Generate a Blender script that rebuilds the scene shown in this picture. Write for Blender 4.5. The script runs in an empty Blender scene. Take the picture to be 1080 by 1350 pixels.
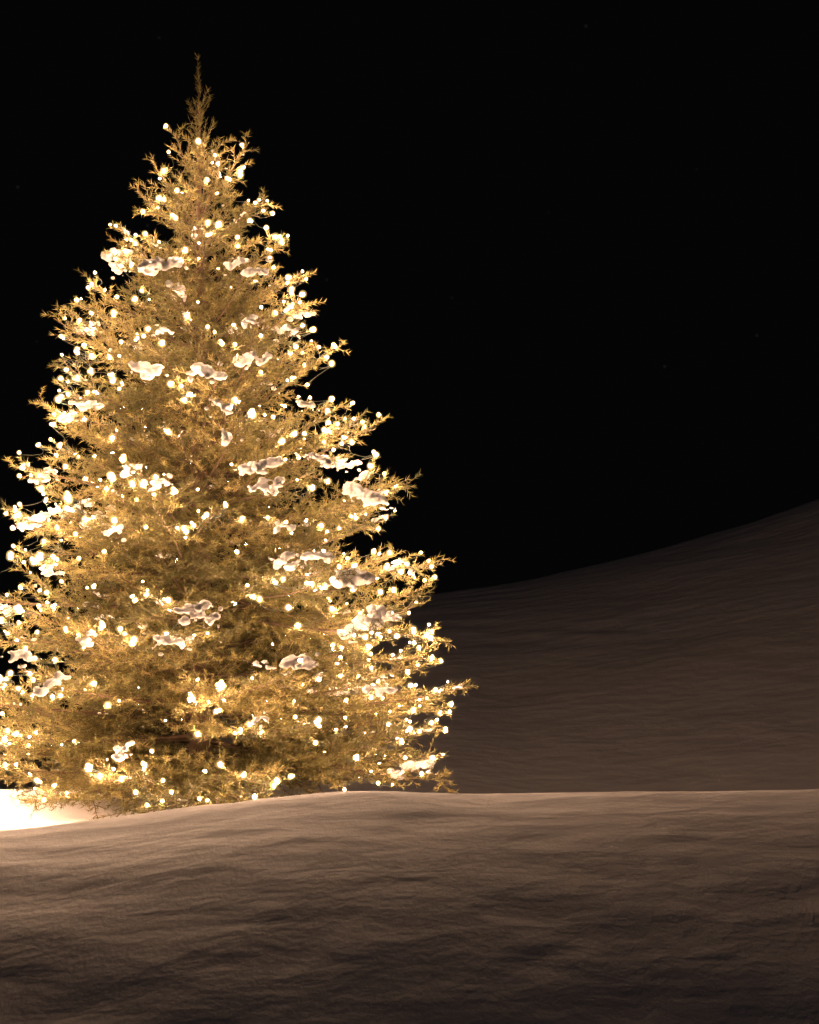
import bpy, math, random
import numpy as np
from mathutils import Vector, Matrix, noise
random.seed(11); rng=np.random.default_rng(7)
scene=bpy.context.scene
scene.view_settings.view_transform='Standard'
scene.view_settings.look='None'
scene.view_settings.exposure=0
PX=0.00328
TX,TY=-0.905,8.0
CZ=1.2

def new_obj(name,me,parent=None):
    o=bpy.data.objects.new(name,me); scene.collection.objects.link(o)
    if parent: o.parent=parent
    return o
def mesh_np(name,verts,faces,k,smooth=False):
    me=bpy.data.meshes.new(name)
    nv=len(verts); nf=len(faces)
    me.vertices.add(nv); me.vertices.foreach_set('co',np.ascontiguousarray(verts,dtype=np.float32).ravel())
    me.loops.add(nf*k); me.loops.foreach_set('vertex_index',np.ascontiguousarray(faces,dtype=np.int32).ravel())
    me.polygons.add(nf); me.polygons.foreach_set('loop_start',np.arange(0,nf*k,k,dtype=np.int32))
    try: me.polygons.foreach_set('loop_total',np.full(nf,k,dtype=np.int32))
    except Exception: pass
    if smooth: me.polygons.foreach_set('use_smooth',np.ones(nf,dtype=bool))
    me.update(calc_edges=True)
    return me
def mat(name):
    m=bpy.data.materials.new(name); m.use_nodes=True
    nt=m.node_tree; b=nt.nodes['Principled BSDF']
    return m,nt,b

# ---------- materials
def snow_material(name,big=True):
    m,nt,b=mat(name); N=nt.nodes; L=nt.links
    b.inputs['Base Color'].default_value=(0.58,0.55,0.545,1)
    b.inputs['Roughness'].default_value=0.8
    b.inputs['Specular IOR Level'].default_value=0.2
    tc=N.new('ShaderNodeTexCoord')
    n1=N.new('ShaderNodeTexNoise'); n1.inputs['Scale'].default_value=46 if big else 55; n1.inputs['Detail'].default_value=5
    n1.inputs['Roughness'].default_value=0.65
    L.new(tc.outputs['Object'],n1.inputs['Vector'])
    bp=N.new('ShaderNodeBump'); bp.inputs['Strength'].default_value=0.6; bp.inputs['Distance'].default_value=0.0048 if big else 0.014
    L.new(n1.outputs['Fac'],bp.inputs['Height'])
    last=bp
    if big:
        mp=N.new('ShaderNodeMapping'); mp.inputs['Rotation'].default_value=(0,0,math.radians(16)); mp.inputs['Scale'].default_value=(2.4,5.0,4)
        L.new(tc.outputs['Object'],mp.inputs['Vector'])
        n2=N.new('ShaderNodeTexNoise'); n2.inputs['Scale'].default_value=1.5; n2.inputs['Detail'].default_value=3; n2.inputs['Roughness'].default_value=0.45
        n2.inputs['Distortion'].default_value=0.2
        L.new(mp.outputs['Vector'],n2.inputs['Vector'])
        b2=N.new('ShaderNodeBump'); b2.inputs['Strength'].default_value=0.7; b2.inputs['Distance'].default_value=0.026
        L.new(n2.outputs['Fac'],b2.inputs['Height']); L.new(bp.outputs['Normal'],b2.inputs['Normal']); last=b2
        cr=N.new('ShaderNodeMixRGB'); cr.inputs[1].default_value=(0.79,0.715,0.74,1); cr.inputs[2].default_value=(0.88,0.81,0.845,1)
        L.new(n2.outputs['Fac'],cr.inputs[0]); L.new(cr.outputs[0],b.inputs['Base Color'])
    L.new(last.outputs['Normal'],b.inputs['Normal'])
    return m
M_ground=snow_material('snow_ground')
M_snow=snow_material('snow_clump',False)

def needle_mat():
    m,nt,b=mat('fir_needles'); N=nt.nodes; L=nt.links
    at=N.new('ShaderNodeAttribute'); at.attribute_name='tone'
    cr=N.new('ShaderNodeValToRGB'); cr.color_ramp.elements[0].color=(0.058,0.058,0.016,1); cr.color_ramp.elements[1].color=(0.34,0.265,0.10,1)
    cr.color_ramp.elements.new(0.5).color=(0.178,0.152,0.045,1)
    L.new(at.outputs['Fac'],cr.inputs[0]); L.new(cr.outputs[0],b.inputs['Base Color'])
    b.inputs['Roughness'].default_value=0.5; b.inputs['Specular IOR Level'].default_value=0.4
    tr=N.new('ShaderNodeBsdfTranslucent'); L.new(cr.outputs[0],tr.inputs[0])
    mx=N.new('ShaderNodeMixShader'); mx.inputs[0].default_value=0.35
    L.new(b.outputs[0],mx.inputs[1]); L.new(tr.outputs[0],mx.inputs[2]); L.new(mx.outputs[0],N['Material Output'].inputs[0])
    return m
M_needle=needle_mat()
M_bark,nt,b=mat('bark'); N=nt.nodes
n=N.new('ShaderNodeTexNoise'); n.inputs['Scale'].default_value=40; n.inputs['Detail'].default_value=6
r=N.new('ShaderNodeValToRGB'); r.color_ramp.elements[0].color=(0.045,0.025,0.014,1); r.color_ramp.elements[1].color=(0.15,0.085,0.05,1)
tc=N.new('ShaderNodeTexCoord'); nt.links.new(tc.outputs['Object'],n.inputs['Vector'])
nt.links.new(n.outputs['Fac'],r.inputs[0]); nt.links.new(r.outputs[0],b.inputs['Base Color'])
b.inputs['Roughness'].default_value=0.9
M_wire,nt,b=mat('light_cable'); b.inputs['Base Color'].default_value=(0.010,0.016,0.010,1); b.inputs['Roughness'].default_value=0.6
M_bulb,nt,b=mat('glowing_bulb')
b.inputs['Base Color'].default_value=(0.9,0.8,0.6,1)
b.inputs['Emission Color'].default_value=(1.0,0.63,0.37,1)
b.inputs['Emission Strength'].default_value=800
# added see-through emissive shell imitating a glow halo round each bulb
M_halo=bpy.data.materials.new('glow_halo'); M_halo.use_nodes=True; nt=M_halo.node_tree; N=nt.nodes; N.remove(N['Principled BSDF'])
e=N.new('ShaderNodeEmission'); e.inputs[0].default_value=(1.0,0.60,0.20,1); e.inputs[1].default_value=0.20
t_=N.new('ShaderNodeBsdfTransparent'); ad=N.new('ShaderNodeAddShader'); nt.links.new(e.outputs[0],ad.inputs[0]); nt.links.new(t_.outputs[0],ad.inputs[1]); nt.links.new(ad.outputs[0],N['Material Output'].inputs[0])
try: M_halo.cycles.emission_sampling='NONE'
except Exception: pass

# ---------- terrain (one sheet)
def sst(a,b_,x):
    t=np.clip((x-a)/(b_-a),0,1); return t*t*(3-2*t)
def sinterp(x,xp,fp,w):
    return sum(np.interp(x+o*w,xp,fp) for o in (-1,-.5,0,.5,1))/5
def terrain(x,y):
    px=[-30,-6,-2.3,-1.35,-1.0,-0.75,-0.5,-0.15,0.4,1.0,2.1,4,10,40]
    hz=[-.3,.10,.15,.19,.235,.285,.315,.335,.335,.33,.345,.37,.45,.6]
    hc=sinterp(x,px,hz,.15)
    yc=6.0
    dd=np.clip(yc-y,0,6)
    front=hc-np.where(dd<1.8,0.152*dd**2,0.152*1.8**2+0.14*(dd-1.8))-0.02*np.clip(-y,0,50)
    low=-0.03-0.20*sst(-1.2,0.3,x)*np.clip(y-7.5,0,1.4)-0.2*np.clip(y-8.2,0,5.5)
    low=low-0.12*sst(0.2,1.0,x)
    t=sst(yc-0.35,yc+1.15,y)
    z=front*(1-t)+low*t
    rx=[-40,-12,-5,-2,-.3,0.36,0.72,1.44,2.35,3.25,4.15,4.87,8,16,60]
    rz=[-6,-5,-3.5,-1.0,.1,.22,.25,.38,.57,.84,1.06,1.34,2.4,4,8]
    zr=sinterp(x,rx,rz,.4)
    q=np.clip((y-11.5)/10.5,0,1)
    t2=0.5*sst(0,1,q)+0.5*(1-(1-q)**1.9)
    z2=z*(1-t2)+zr*t2
    z2=z2-0.13*np.clip(y-22.3,0,2000)
    return z2
def axis(parts):
    out=[]
    for a,b_,s in parts: out+=list(np.arange(a,b_,s))
    out.append(parts[-1][1]); return np.array(out)
xs=axis([(-600,-60,60),(-60,-12,4),(-12,-3.2,0.4),(-3.2,3.4,0.03),(3.4,6,0.1),(6,16,0.5),(16,60,4),(60,600,60)])
ys=axis([(-300,-20,40),(-20,0,2),(0,2.6,0.2),(2.6,7.4,0.025),(7.4,12,0.08),(12,24,0.1),(24,40,1),(40,130,10),(130,900,77)])
X,Y=np.meshgrid(xs,ys)
Z=terrain(X,Y)
core=(X>-4)&(X<7)&(Y>2)&(Y<24)
D=np.zeros_like(Z)
xi=X[core]; yi=Y[core]
rot=math.radians(16)
u=xi*math.cos(rot)-yi*math.sin(rot); v=xi*math.sin(rot)+yi*math.cos(rot)
d=np.empty(len(xi)); V3=Vector
for i in range(len(xi)):
    k=noise.noise(V3((xi[i]*0.7,yi[i]*0.9,21)))+.6
    d[i]=0.035*noise.noise(V3((xi[i]*0.8,yi[i]*0.8,3)))+max(k,.1)*(0.020*noise.noise(V3((u[i]*1.5,v[i]*4.0,9)))+0.006*noise.noise(V3((u[i]*4,v[i]*11,5))))+0.0015*noise.noise(V3((xi[i]*14,yi[i]*14,5)))
D[core]=d; Z=Z+D
ny,nx=X.shape
verts=np.stack([X,Y,Z],-1).reshape(-1,3)
idx=np.arange(nx*ny).reshape(ny,nx)
faces=np.stack([idx[:-1,:-1],idx[:-1,1:],idx[1:,1:],idx[1:,:-1]],-1).reshape(-1,4)
g=new_obj('snow_ground',mesh_np('snow_ground',verts,faces,4,True)); g.data.materials.append(M_ground)

# ---------- tree skeleton
tree=new_obj('christmas_fir_tree',None); tree.location=(TX,TY,0)
H=3.17
prof_z=[0.0,0.12,0.43,0.69,0.95,1.12,1.45,1.77,2.10,2.46,2.62,2.75,2.88,3.0,3.17]
prof_r=[1.06,1.10,1.14,1.08,1.05,0.94,0.84,0.70,0.57,0.39,0.27,0.18,0.11,0.06,0.02]
def R(z): return float(np.interp(z,prof_z,prof_r))
segs=[]; prims=[]
def poly(p,d,L,n,up,r0,r1,nd0,tone,wob=0.08):
    pts=[p.copy()]; d=d.normalized(); step=L/n
    for i in range(n):
        q=pts[-1]+d*step
        f0=i/n; f1=(i+1)/n
        segs.append((pts[-1],q,r0+(r1-r0)*f0,r0+(r1-r0)*f1, nd0(f0) ,tone))
        pts.append(q)
        d=(d+Vector((random.uniform(-wob,wob),random.uniform(-wob,wob),up/n+random.uniform(-wob,wob)*.5))).normalized()
    return pts
UP=Vector((0,0,1))
def at(pts,f):
    n=len(pts)-1; k=min(int(f*n),n-1); t=f*n-k
    return pts[k].lerp(pts[k+1],t),(pts[k+1]-pts[k]).normalized()
def primary(z0,az,el,L,tone0=0.5,curve=0.25):
    d=Vector((math.cos(az)*math.cos(el),math.sin(az)*math.cos(el),math.sin(el)))
    n=max(4,int(L/0.09))
    pts=poly(Vector((0,0,z0))+Vector((d.x,d.y,0))*0.01,d,L,n,curve,0.003+0.009*L,0.0015,lambda f:0.15 if f<0.25 else (0.6 if f<0.5 else 1),tone0,0.07)
    prims.append((pts,L))
    s=0.12*L+0.02; side=random.choice((-1,1))
    while s<L*0.985:
        f=s/L; p,dd=at(pts,f)
        lat=dd.cross(UP)
        if lat.length<0.1: lat=Vector((1,0,0))
        lat.normalize()
        rollv=lat.cross(dd).normalized()
        ang=math.radians(random.uniform(36,60)); rl=random.gauss(0.05,0.38)
        ax=(lat*side*math.cos(rl)+rollv*math.sin(rl))
        sd=(dd*math.cos(ang)+ax*math.sin(ang)).normalized()
        l2=min(0.34,0.50*(L-s)+0.06)*random.uniform(0.6,1.15)
        tone=min(1,max(0,tone0+random.gauss(0,0.2)))
        n2=max(2,int(l2/0.07))
        sp=poly(p,sd,l2,n2,random.uniform(-0.05,0.3),0.0022,0.0011,lambda f:0.8 if f<0.25 else 1,tone,0.06)
        s2=0.12*l2+0.012; sd2=random.choice((-1,1))
        while s2<l2*0.90:
            p2,d2=at(sp,s2/l2)
            la=d2.cross(UP)
            if la.length<0.1: la=Vector((1,0,0))
            la.normalize(); ru=la.cross(d2).normalized()
            a=math.radians(random.uniform(35,55)); rr=random.gauss(0,0.45)
            td=(d2*math.cos(a)+(la*sd2*math.cos(rr)+ru*math.sin(rr))*math.sin(a)).normalized()
            l3=(0.42*(l2-s2)+0.04)*random.uniform(0.7,1.25)
            poly(p2,td,l3,2 if l3>0.08 else 1,random.uniform(0,0.25),0.0013,0.0009,lambda f:1,min(1,max(0,tone+random.gauss(0,.14))),0.04)
            s2+=random.uniform(0.037,0.058); sd2=-sd2
        s+=random.uniform(0.030,0.050); side=-side
def tip_branch(zt,az,r,tone=0.5,e=None):
    t=zt/H
    if e is None: e=math.radians(4+46*max(0,t-0.1)**1.15+random.gauss(0,6))
    z0=max(0.10,zt-r*math.tan(e)*1.15)
    e2=math.atan2(zt-z0,r)-0.08
    primary(z0,az,e2,r/math.cos(e2)*0.99,tone,0.22)
z=0.06; az0=0.3
while z<2.72:
    t=z/H
    nb=int(round(10.0-5.0*t))
    az0+=2.399
    for k in range(nb):
        az=az0+2*math.pi*k/nb+random.gauss(0,0.2)
        zt=max(.05,z+random.gauss(0,0.03))
        lump=1.0+0.06*math.sin(3*az+z*5)
        f=random.choice((random.uniform(0.88,1.05),random.uniform(0.62,0.95)))*lump*(1.03-0.12*((z/0.29)%1))
        tip_branch(zt,az,R(zt)*f,random.uniform(0.1,0.9))
    for k in range(int(nb*0.6)):
        az=random.uniform(0,2*math.pi); zt=z+random.uniform(-.05,.05)
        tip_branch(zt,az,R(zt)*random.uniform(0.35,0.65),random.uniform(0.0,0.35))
    z+=0.138 if z<2.2 else 0.115
for (x,zz,az) in [(1.19,0.44,-0.12),(1.05,0.96,0.1),(0.93,1.26,-0.1),(0.81,1.59,0.05),(1.0,0.68,-0.4),(1.04,0.16,-0.2),(1.06,0.10,-0.4),(1.08,0.28,-0.05),(1.06,0.20,0.1),(0.62,1.90,0.0),(-0.64,2.07,3.2),(-0.85,1.43,3.1),(-0.70,1.72,3.3),(-0.50,2.25,3.0),(0.46,2.1,-0.2),(0.37,2.42,0.1),(-.85,.10,3.5),(-.95,.14,3.3),(-.8,.16,3.8),(-1.05,.2,3.1),(-.6,.08,4.1)]:
    tip_branch(zz,az,abs(x)/abs(math.cos(az)),0.6)
for (x,y,z0,zt) in [(0.20,-0.02,2.5,2.80),(-0.19,0.02,2.42,2.72),(0.06,-.16,2.5,2.72),(-.05,.17,2.52,2.75),(-.09,-.08,2.58,2.82),(.08,.08,2.6,2.84)]:
    r=math.hypot(x,y); primary(z0,math.atan2(y,x),math.atan2(zt-z0,r)-.05,math.hypot(r,zt-z0),.6,.3)
for k in range(30):
    z0=random.uniform(2.62,3.05); f=(3.17-z0)/0.5
    az=random.uniform(0,6.28); l=0.05+0.12*f*random.uniform(.6,1)
    d=Vector((math.cos(az)*.6,math.sin(az)*.6,1))
    poly(Vector((0,0,z0)),d,l,2,.3,.002,.001,lambda f:1,.5)
poly(Vector((0,0,2.6)),Vector((0,0,1)),0.57,6,0,0.008,0.002,lambda f:1,.45,.02)

P0=np.array([s[0] for s in segs]); P1=np.array([s[1] for s in segs])
r0=np.array([s[2] for s in segs]); r1=np.array([s[3] for s in segs]); nd=np.array([s[4] for s in segs]); tn=np.array([s[5] for s in segs])
Dv=P1-P0; Ls=np.linalg.norm(Dv,axis=1); Dn=Dv/Ls[:,None]
ref=np.where(np.abs(Dn[:,2:3])>0.9,np.array([[1.,0,0]]),np.array([[0,0,1.]]))
A=np.cross(Dn,ref); A/=np.linalg.norm(A,axis=1)[:,None]; B=np.cross(Dn,A)
print('SEGS',len(segs),'total m',Ls.sum())
def tubes(P0,P1,r0,r1,A,B,k):
    an=np.arange(k)*2*math.pi/k
    ring=np.cos(an)[None,:,None]*A[:,None,:]+np.sin(an)[None,:,None]*B[:,None,:]
    v=np.concatenate([P0[:,None,:]+ring*r0[:,None,None],P1[:,None,:]+ring*r1[:,None,None]],1).reshape(-1,3)
    base=(np.arange(len(P0))*2*k)[:,None]
    i=np.arange(k); j=(i+1)%k
    f=np.stack([base+i,base+j,base+j+k,base+i+k],-1).reshape(-1,4)
    return v,f
v,f=tubes(P0,P1,r0,r1,A,B,3)
bo=new_obj('branches',mesh_np('branches',v,f,4),tree); bo.data.materials.append(M_bark)
tp=[];n=14
for i in range(n+1):
    zz=-0.25+(2.75+0.25)*i/n
    tp.append((Vector((0.006*math.sin(i*1.3),0.006*math.cos(i*1.7),zz)),0.050*(1-i/n)**0.8+0.006+(0.03 if i==0 else 0)))
tv=[];tf=[];K=14
for i,(p,rr) in enumerate(tp):
    for k in range(K):
        a=2*math.pi*k/K; q=rr*(1+0.1*math.sin(5*a+i)); tv.append((p.x+q*math.cos(a),p.y+q*math.sin(a),p.z))
for i in range(n):
    for k in range(K):
        tf.append((i*K+k,i*K+(k+1)%K,(i+1)*K+(k+1)%K,(i+1)*K+k))
to=new_obj('trunk',mesh_np('trunk',np.array(tv),np.array(tf),4,True),tree); to.data.materials.append(M_bark)
# needles: one pointed triangle each
dens=290
cnt=rng.poisson(Ls*dens*nd)
si=np.repeat(np.arange(len(segs)),cnt); M=len(si); print('NEEDLES',M)
t=rng.random(M); base=P0[si]+Dv[si]*t[:,None]
phi=rng.random(M)*2*math.pi; th=np.radians(rng.normal(44,9,M))
rad=np.cos(phi)[:,None]*A[si]+np.sin(phi)[:,None]*B[si]
nd_=Dn[si]*np.cos(th)[:,None]+rad*np.sin(th)[:,None]
nd_[:,2]+=0.10; nd_/=np.linalg.norm(nd_,axis=1)[:,None]
ln=rng.uniform(0.018,0.032,M)
sd=np.cross(nd_,rng.normal(size=(M,3))); sd/=np.linalg.norm(sd,axis=1)[:,None]
w=0.0017
v=np.stack([base-sd*w,base+sd*w,base+nd_*ln[:,None]],1)
f=np.arange(M*3).reshape(-1,3)
nm=mesh_np('needles',v.reshape(-1,3),f,3)
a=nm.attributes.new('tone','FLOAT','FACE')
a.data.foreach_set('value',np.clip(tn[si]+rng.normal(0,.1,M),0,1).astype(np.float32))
no=new_obj('needles',nm,tree); no.data.materials.append(M_needle)

cand=[];
for pts,L in prims:
    for i in range(2,len(pts)): cand.append(pts[i])
    cand.append(pts[-1].lerp(pts[-2],.5))
cand=np.array(cand)
# ---------- snow clumps lying on the boughs
import bmesh
SV=[];SF=[];so_=0; centers=[]
bm=bmesh.new(); bmesh.ops.create_icosphere(bm,subdivisions=2,radius=1)
iv=np.array([v.co[:] for v in bm.verts]); if_=np.array([[v.index for v in f.verts] for f in bm.faces]); bm.free()
def blob(p,s,zs=0.7):
    global so_
    mt=Matrix.Translation(p)@Matrix.Rotation(random.uniform(0,3),4,'Z')@Matrix.Rotation(random.gauss(0,.4),4,'X')@Matrix.Diagonal((s*random.uniform(.8,1.5),s*random.uniform(.8,1.1),s*zs*random.uniform(.8,1.2),1))
    m_=np.array(mt); SV.append(iv@m_[:3,:3].T+m_[:3,3]); SF.append(if_+so_); so_+=len(iv)
def clump(p,wd,n,tilt=0):
    centers.append((np.array(p),wd))
    az=random.gauss(0,.5); c=0
    for i in range(n):
        f=(i/(max(1,n-1))-.5)
        off=Vector((math.cos(az)*f*wd*.8,math.sin(az)*f*wd*.8+random.gauss(0,.02),-tilt*f*wd+random.gauss(0,.010)))
        blob(p+off,wd*random.choice((random.uniform(.10,.15),random.uniform(.15,.24))),.66)
    for i in range(n):
        blob(p+Vector((random.uniform(-.6,.6)*wd,random.uniform(-.4,.4)*wd,random.gauss(-.01,.02))),wd*random.uniform(.05,.1),.7)
cl=[(175,510,55),(262,497,48),(272,528,35),(340,484,50),(380,438,30),(352,370,38),(195,352,60),(290,590,45),(338,628,60),(335,648,45),(148,711,32),(38,690,45),(478,660,55),(420,712,50),(370,725,40),(488,768,60),(515,792,50),(275,775,50),(470,832,55),(400,856,42),(432,868,30),(210,852,45),(60,900,50),(545,998,50),(130,527,40),(425,535,30),(505,925,45),(305,790,35),(300,345,35),(385,700,30),(20,850,40),
 (240,378,34),(90,655,30),(165,620,28),(230,640,30),(450,760,32),(330,865,30),(120,850,32),(180,960,34),(360,940,30),(430,590,30),(90,560,26),(230,440,26),(320,420,28),(70,770,34),(545,760,30)]
for (px_,py_,wpx) in cl:
    x=(px_-540)*PX-TX; zz=CZ+(675-py_)*PX
    rr=R(min(max(zz,0.05),3))*0.91
    y=-math.sqrt(max(0.0025,rr*rr-x*x)) if abs(x)<rr else -0.03
    s=(8+y*0.9)/8
    p=np.array((x*s+TX*(s-1),y*0.93,CZ+(zz-CZ)*s))
    dd=np.linalg.norm((cand-p)*np.array([1,.6,1]),axis=1); q=cand[dd.argmin()]+np.array([0,0,.015])
    p=p*.5+q*.5
    clump(Vector(p),wpx*PX*s*.93,random.randint(6,9),random.uniform(-.4,.4))
for k in range(40):
    zz=random.uniform(.25,2.4); az=random.uniform(0.1,math.pi-.1); rr=R(zz)*random.uniform(.75,.92)
    clump(Vector((rr*math.cos(az),rr*math.sin(az),zz)),random.uniform(.08,.16),5,random.uniform(-.3,.3))
for pts,L in prims:
    if L<0.25: continue
    for j in range(2):
        if random.random()<0.28:
            f=random.uniform(.45,.95); p,d=at(pts,f)
            for q in range(random.randint(1,5)):
                blob(p+d*(q*.016)+Vector((random.gauss(0,.007),random.gauss(0,.007),.010)),random.uniform(.006,.015),.6)
me=mesh_np('snow_on_branches',np.concatenate(SV),np.concatenate(SF),3)
so=new_obj('snow_on_branches',me,tree); me.materials.append(M_snow)
rm=so.modifiers.new('r','REMESH'); rm.mode='VOXEL'; rm.voxel_size=0.0055; rm.use_smooth_shade=True
sm=so.modifiers.new('s','SMOOTH'); sm.iterations=4; sm.factor=.5
tx=bpy.data.textures.new('t','CLOUDS'); tx.noise_scale=0.04; tx.noise_depth=4
dm=so.modifiers.new('d','DISPLACE'); dm.texture=tx; dm.strength=0.036; dm.mid_level=.53
# ---------- string lights: clipped to the twigs, winding round the crown
lights=new_obj('string_lights',None); lights.location=(TX,TY,0)
C=np.array([c for c,_ in centers]); CW=np.array([w_ for _,w_ in centers])
cand2=P1[::2]
bul=[];
NS=7
for sidx in range(NS+5):
    extra=sidx>=NS
    az=sidx*2*math.pi/NS+(.4 if extra else 0); z=0.08+(.05*(sidx-NS) if extra else 0)
    while z<(1.95 if extra else 2.76):
        rr=R(z)*(random.uniform(.86,1.02) if extra else random.choice((random.uniform(0.80,0.97),random.uniform(0.6,0.97))))
        p=np.array([rr*math.cos(az),rr*math.sin(az),z+random.gauss(0,.06)])
        dd=np.linalg.norm(cand2-p,axis=1); q=cand2[dd.argmin()]
        p=p*.1+q*.9+np.array([0,0,.010])
        near=np.linalg.norm(C-p,axis=1)-CW*0.5-0.04
        back=p[1]>(-.45 if extra else 0.25)*R(z)
        if near.min()>0 and not (back and random.random()<(.95 if extra else .6)): bul.append((sidx,Vector(p)))
        step=random.choice((random.uniform(0.035,0.08),random.uniform(0.08,0.17)))*(1.0+(1.0*(z-2.1) if z>2.1 else 0))
        az+=step/max(rr,0.14); z+=step*0.42/(2*math.pi*max(rr,.14))*(2.3 if extra else 1.3)
print('BULBS',len(bul))
bm=bmesh.new(); bmesh.ops.create_icosphere(bm,subdivisions=1,radius=1); 
bv=np.array([v.co[:] for v in bm.verts]); bf=np.array([[v.index for v in f.verts] for f in bm.faces]); bm.free()
bv[:,2]=np.where(bv[:,2]>0,bv[:,2]*1.4,bv[:,2])
V=[];F=[];o=0; GV=[];GF=[];go=0
for sidx,p in bul:
    s=0.0047*random.choice((.55,.7,.85,1,1.1,1.3,1.6))
    th=random.uniform(0,1.2); ph=random.uniform(0,6.28)
    c,s_=math.cos(th),math.sin(th)
    Rx=np.array([[1,0,0],[0,c,-s_],[0,s_,c]]); c2,s2=math.cos(ph),math.sin(ph); Rz=np.array([[c2,-s2,0],[s2,c2,0],[0,0,1]])
    V.append(bv@Rx.T@Rz.T*s+np.array(p)); F.append(bf+o); o+=len(bv)
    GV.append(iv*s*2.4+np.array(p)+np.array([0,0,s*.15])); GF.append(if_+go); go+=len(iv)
bu=new_obj('bulbs',mesh_np('bulbs',np.concatenate(V),np.concatenate(F),3,True),lights); bu.data.materials.append(M_bulb)
gl=new_obj('glow_halos',mesh_np('glow_halos',np.concatenate(GV),np.concatenate(GF),3,True),lights); gl.data.materials.append(M_halo)  # added halo shells imitating bloom, not glass parts of the lamps
q0=[];q1=[]
for (s0,a_),(s1,b_) in zip(bul[:-1],bul[1:]):
    if s0!=s1 or (a_-b_).length>0.16: continue
    off=Vector((random.gauss(0,.012),random.gauss(0,.012),-0.01-random.random()*.01)); off-=Vector((a_.x,a_.y,0)).normalized()*.05; dz=Vector((0,0,-.008))
    prev=a_+dz
    for i in range(1,5):
        tt=i/4; c=(a_+dz).lerp(b_+dz,tt)+off*(4*tt*(1-tt)); q0.append(prev); q1.append(c); prev=c
q0=np.array(q0);q1=np.array(q1); dn=q1-q0; dl=np.linalg.norm(dn,axis=1); ok=dl>1e-5; q0=q0[ok];q1=q1[ok];dn=dn[ok]/dl[ok][:,None]
AA=np.cross(dn,rng.normal(size=dn.shape)); AA/=np.linalg.norm(AA,axis=1)[:,None]; BB=np.cross(dn,AA)
w_=np.full(len(q0),0.0012)
v,f=tubes(q0,q1,w_,w_,AA,BB,3)
wo=new_obj('cable',mesh_np('cable',v,f,4),lights); wo.data.materials.append(M_wire)

# ---------- world: night sky with very faint stars
w=bpy.data.worlds.new('World'); scene.world=w; w.use_nodes=True; nt=w.node_tree; N=nt.nodes; L=nt.links
bg=N['Background']; tc=N.new('ShaderNodeTexCoord'); vo=N.new('ShaderNodeTexVoronoi'); vo.inputs['Scale'].default_value=40
L.new(tc.outputs['Generated'],vo.inputs['Vector'])
cr=N.new('ShaderNodeValToRGB'); cr.color_ramp.elements[0].color=(1,1,1,1); cr.color_ramp.elements[0].position=0.0; cr.color_ramp.elements[1].color=(0,0,0,1); cr.color_ramp.elements[1].position=0.05
L.new(vo.outputs['Distance'],cr.inputs[0])
ad=N.new('ShaderNodeMixRGB'); ad.blend_type='ADD'; ad.inputs[0].default_value=0.006
ad.inputs[1].default_value=(0.0013,0.0013,0.0013,1); L.new(cr.outputs[0],ad.inputs[2])
L.new(ad.outputs[0],bg.inputs['Color']); bg.inputs['Strength'].default_value=1
sl=bpy.data.lights.new('blue_fill','SUN'); sl.energy=0.02; sl.angle=math.radians(4); sl.color=(.68,.76,1)  # added dim bluish fill standing in for ambient light on the hill
s=new_obj('blue_fill',sl); s.rotation_euler=(math.radians(50),0,math.radians(25))
cd=bpy.data.cameras.new('camera'); cam=new_obj('camera',cd); cd.sensor_fit='VERTICAL'; cd.sensor_height=24; cd.lens=12/(675*PX/8)
cam.location=(0,0,CZ); cam.rotation_euler=(math.radians(90),0,0); cd.clip_end=2000; cd.clip_start=0.05
scene.camera=cam
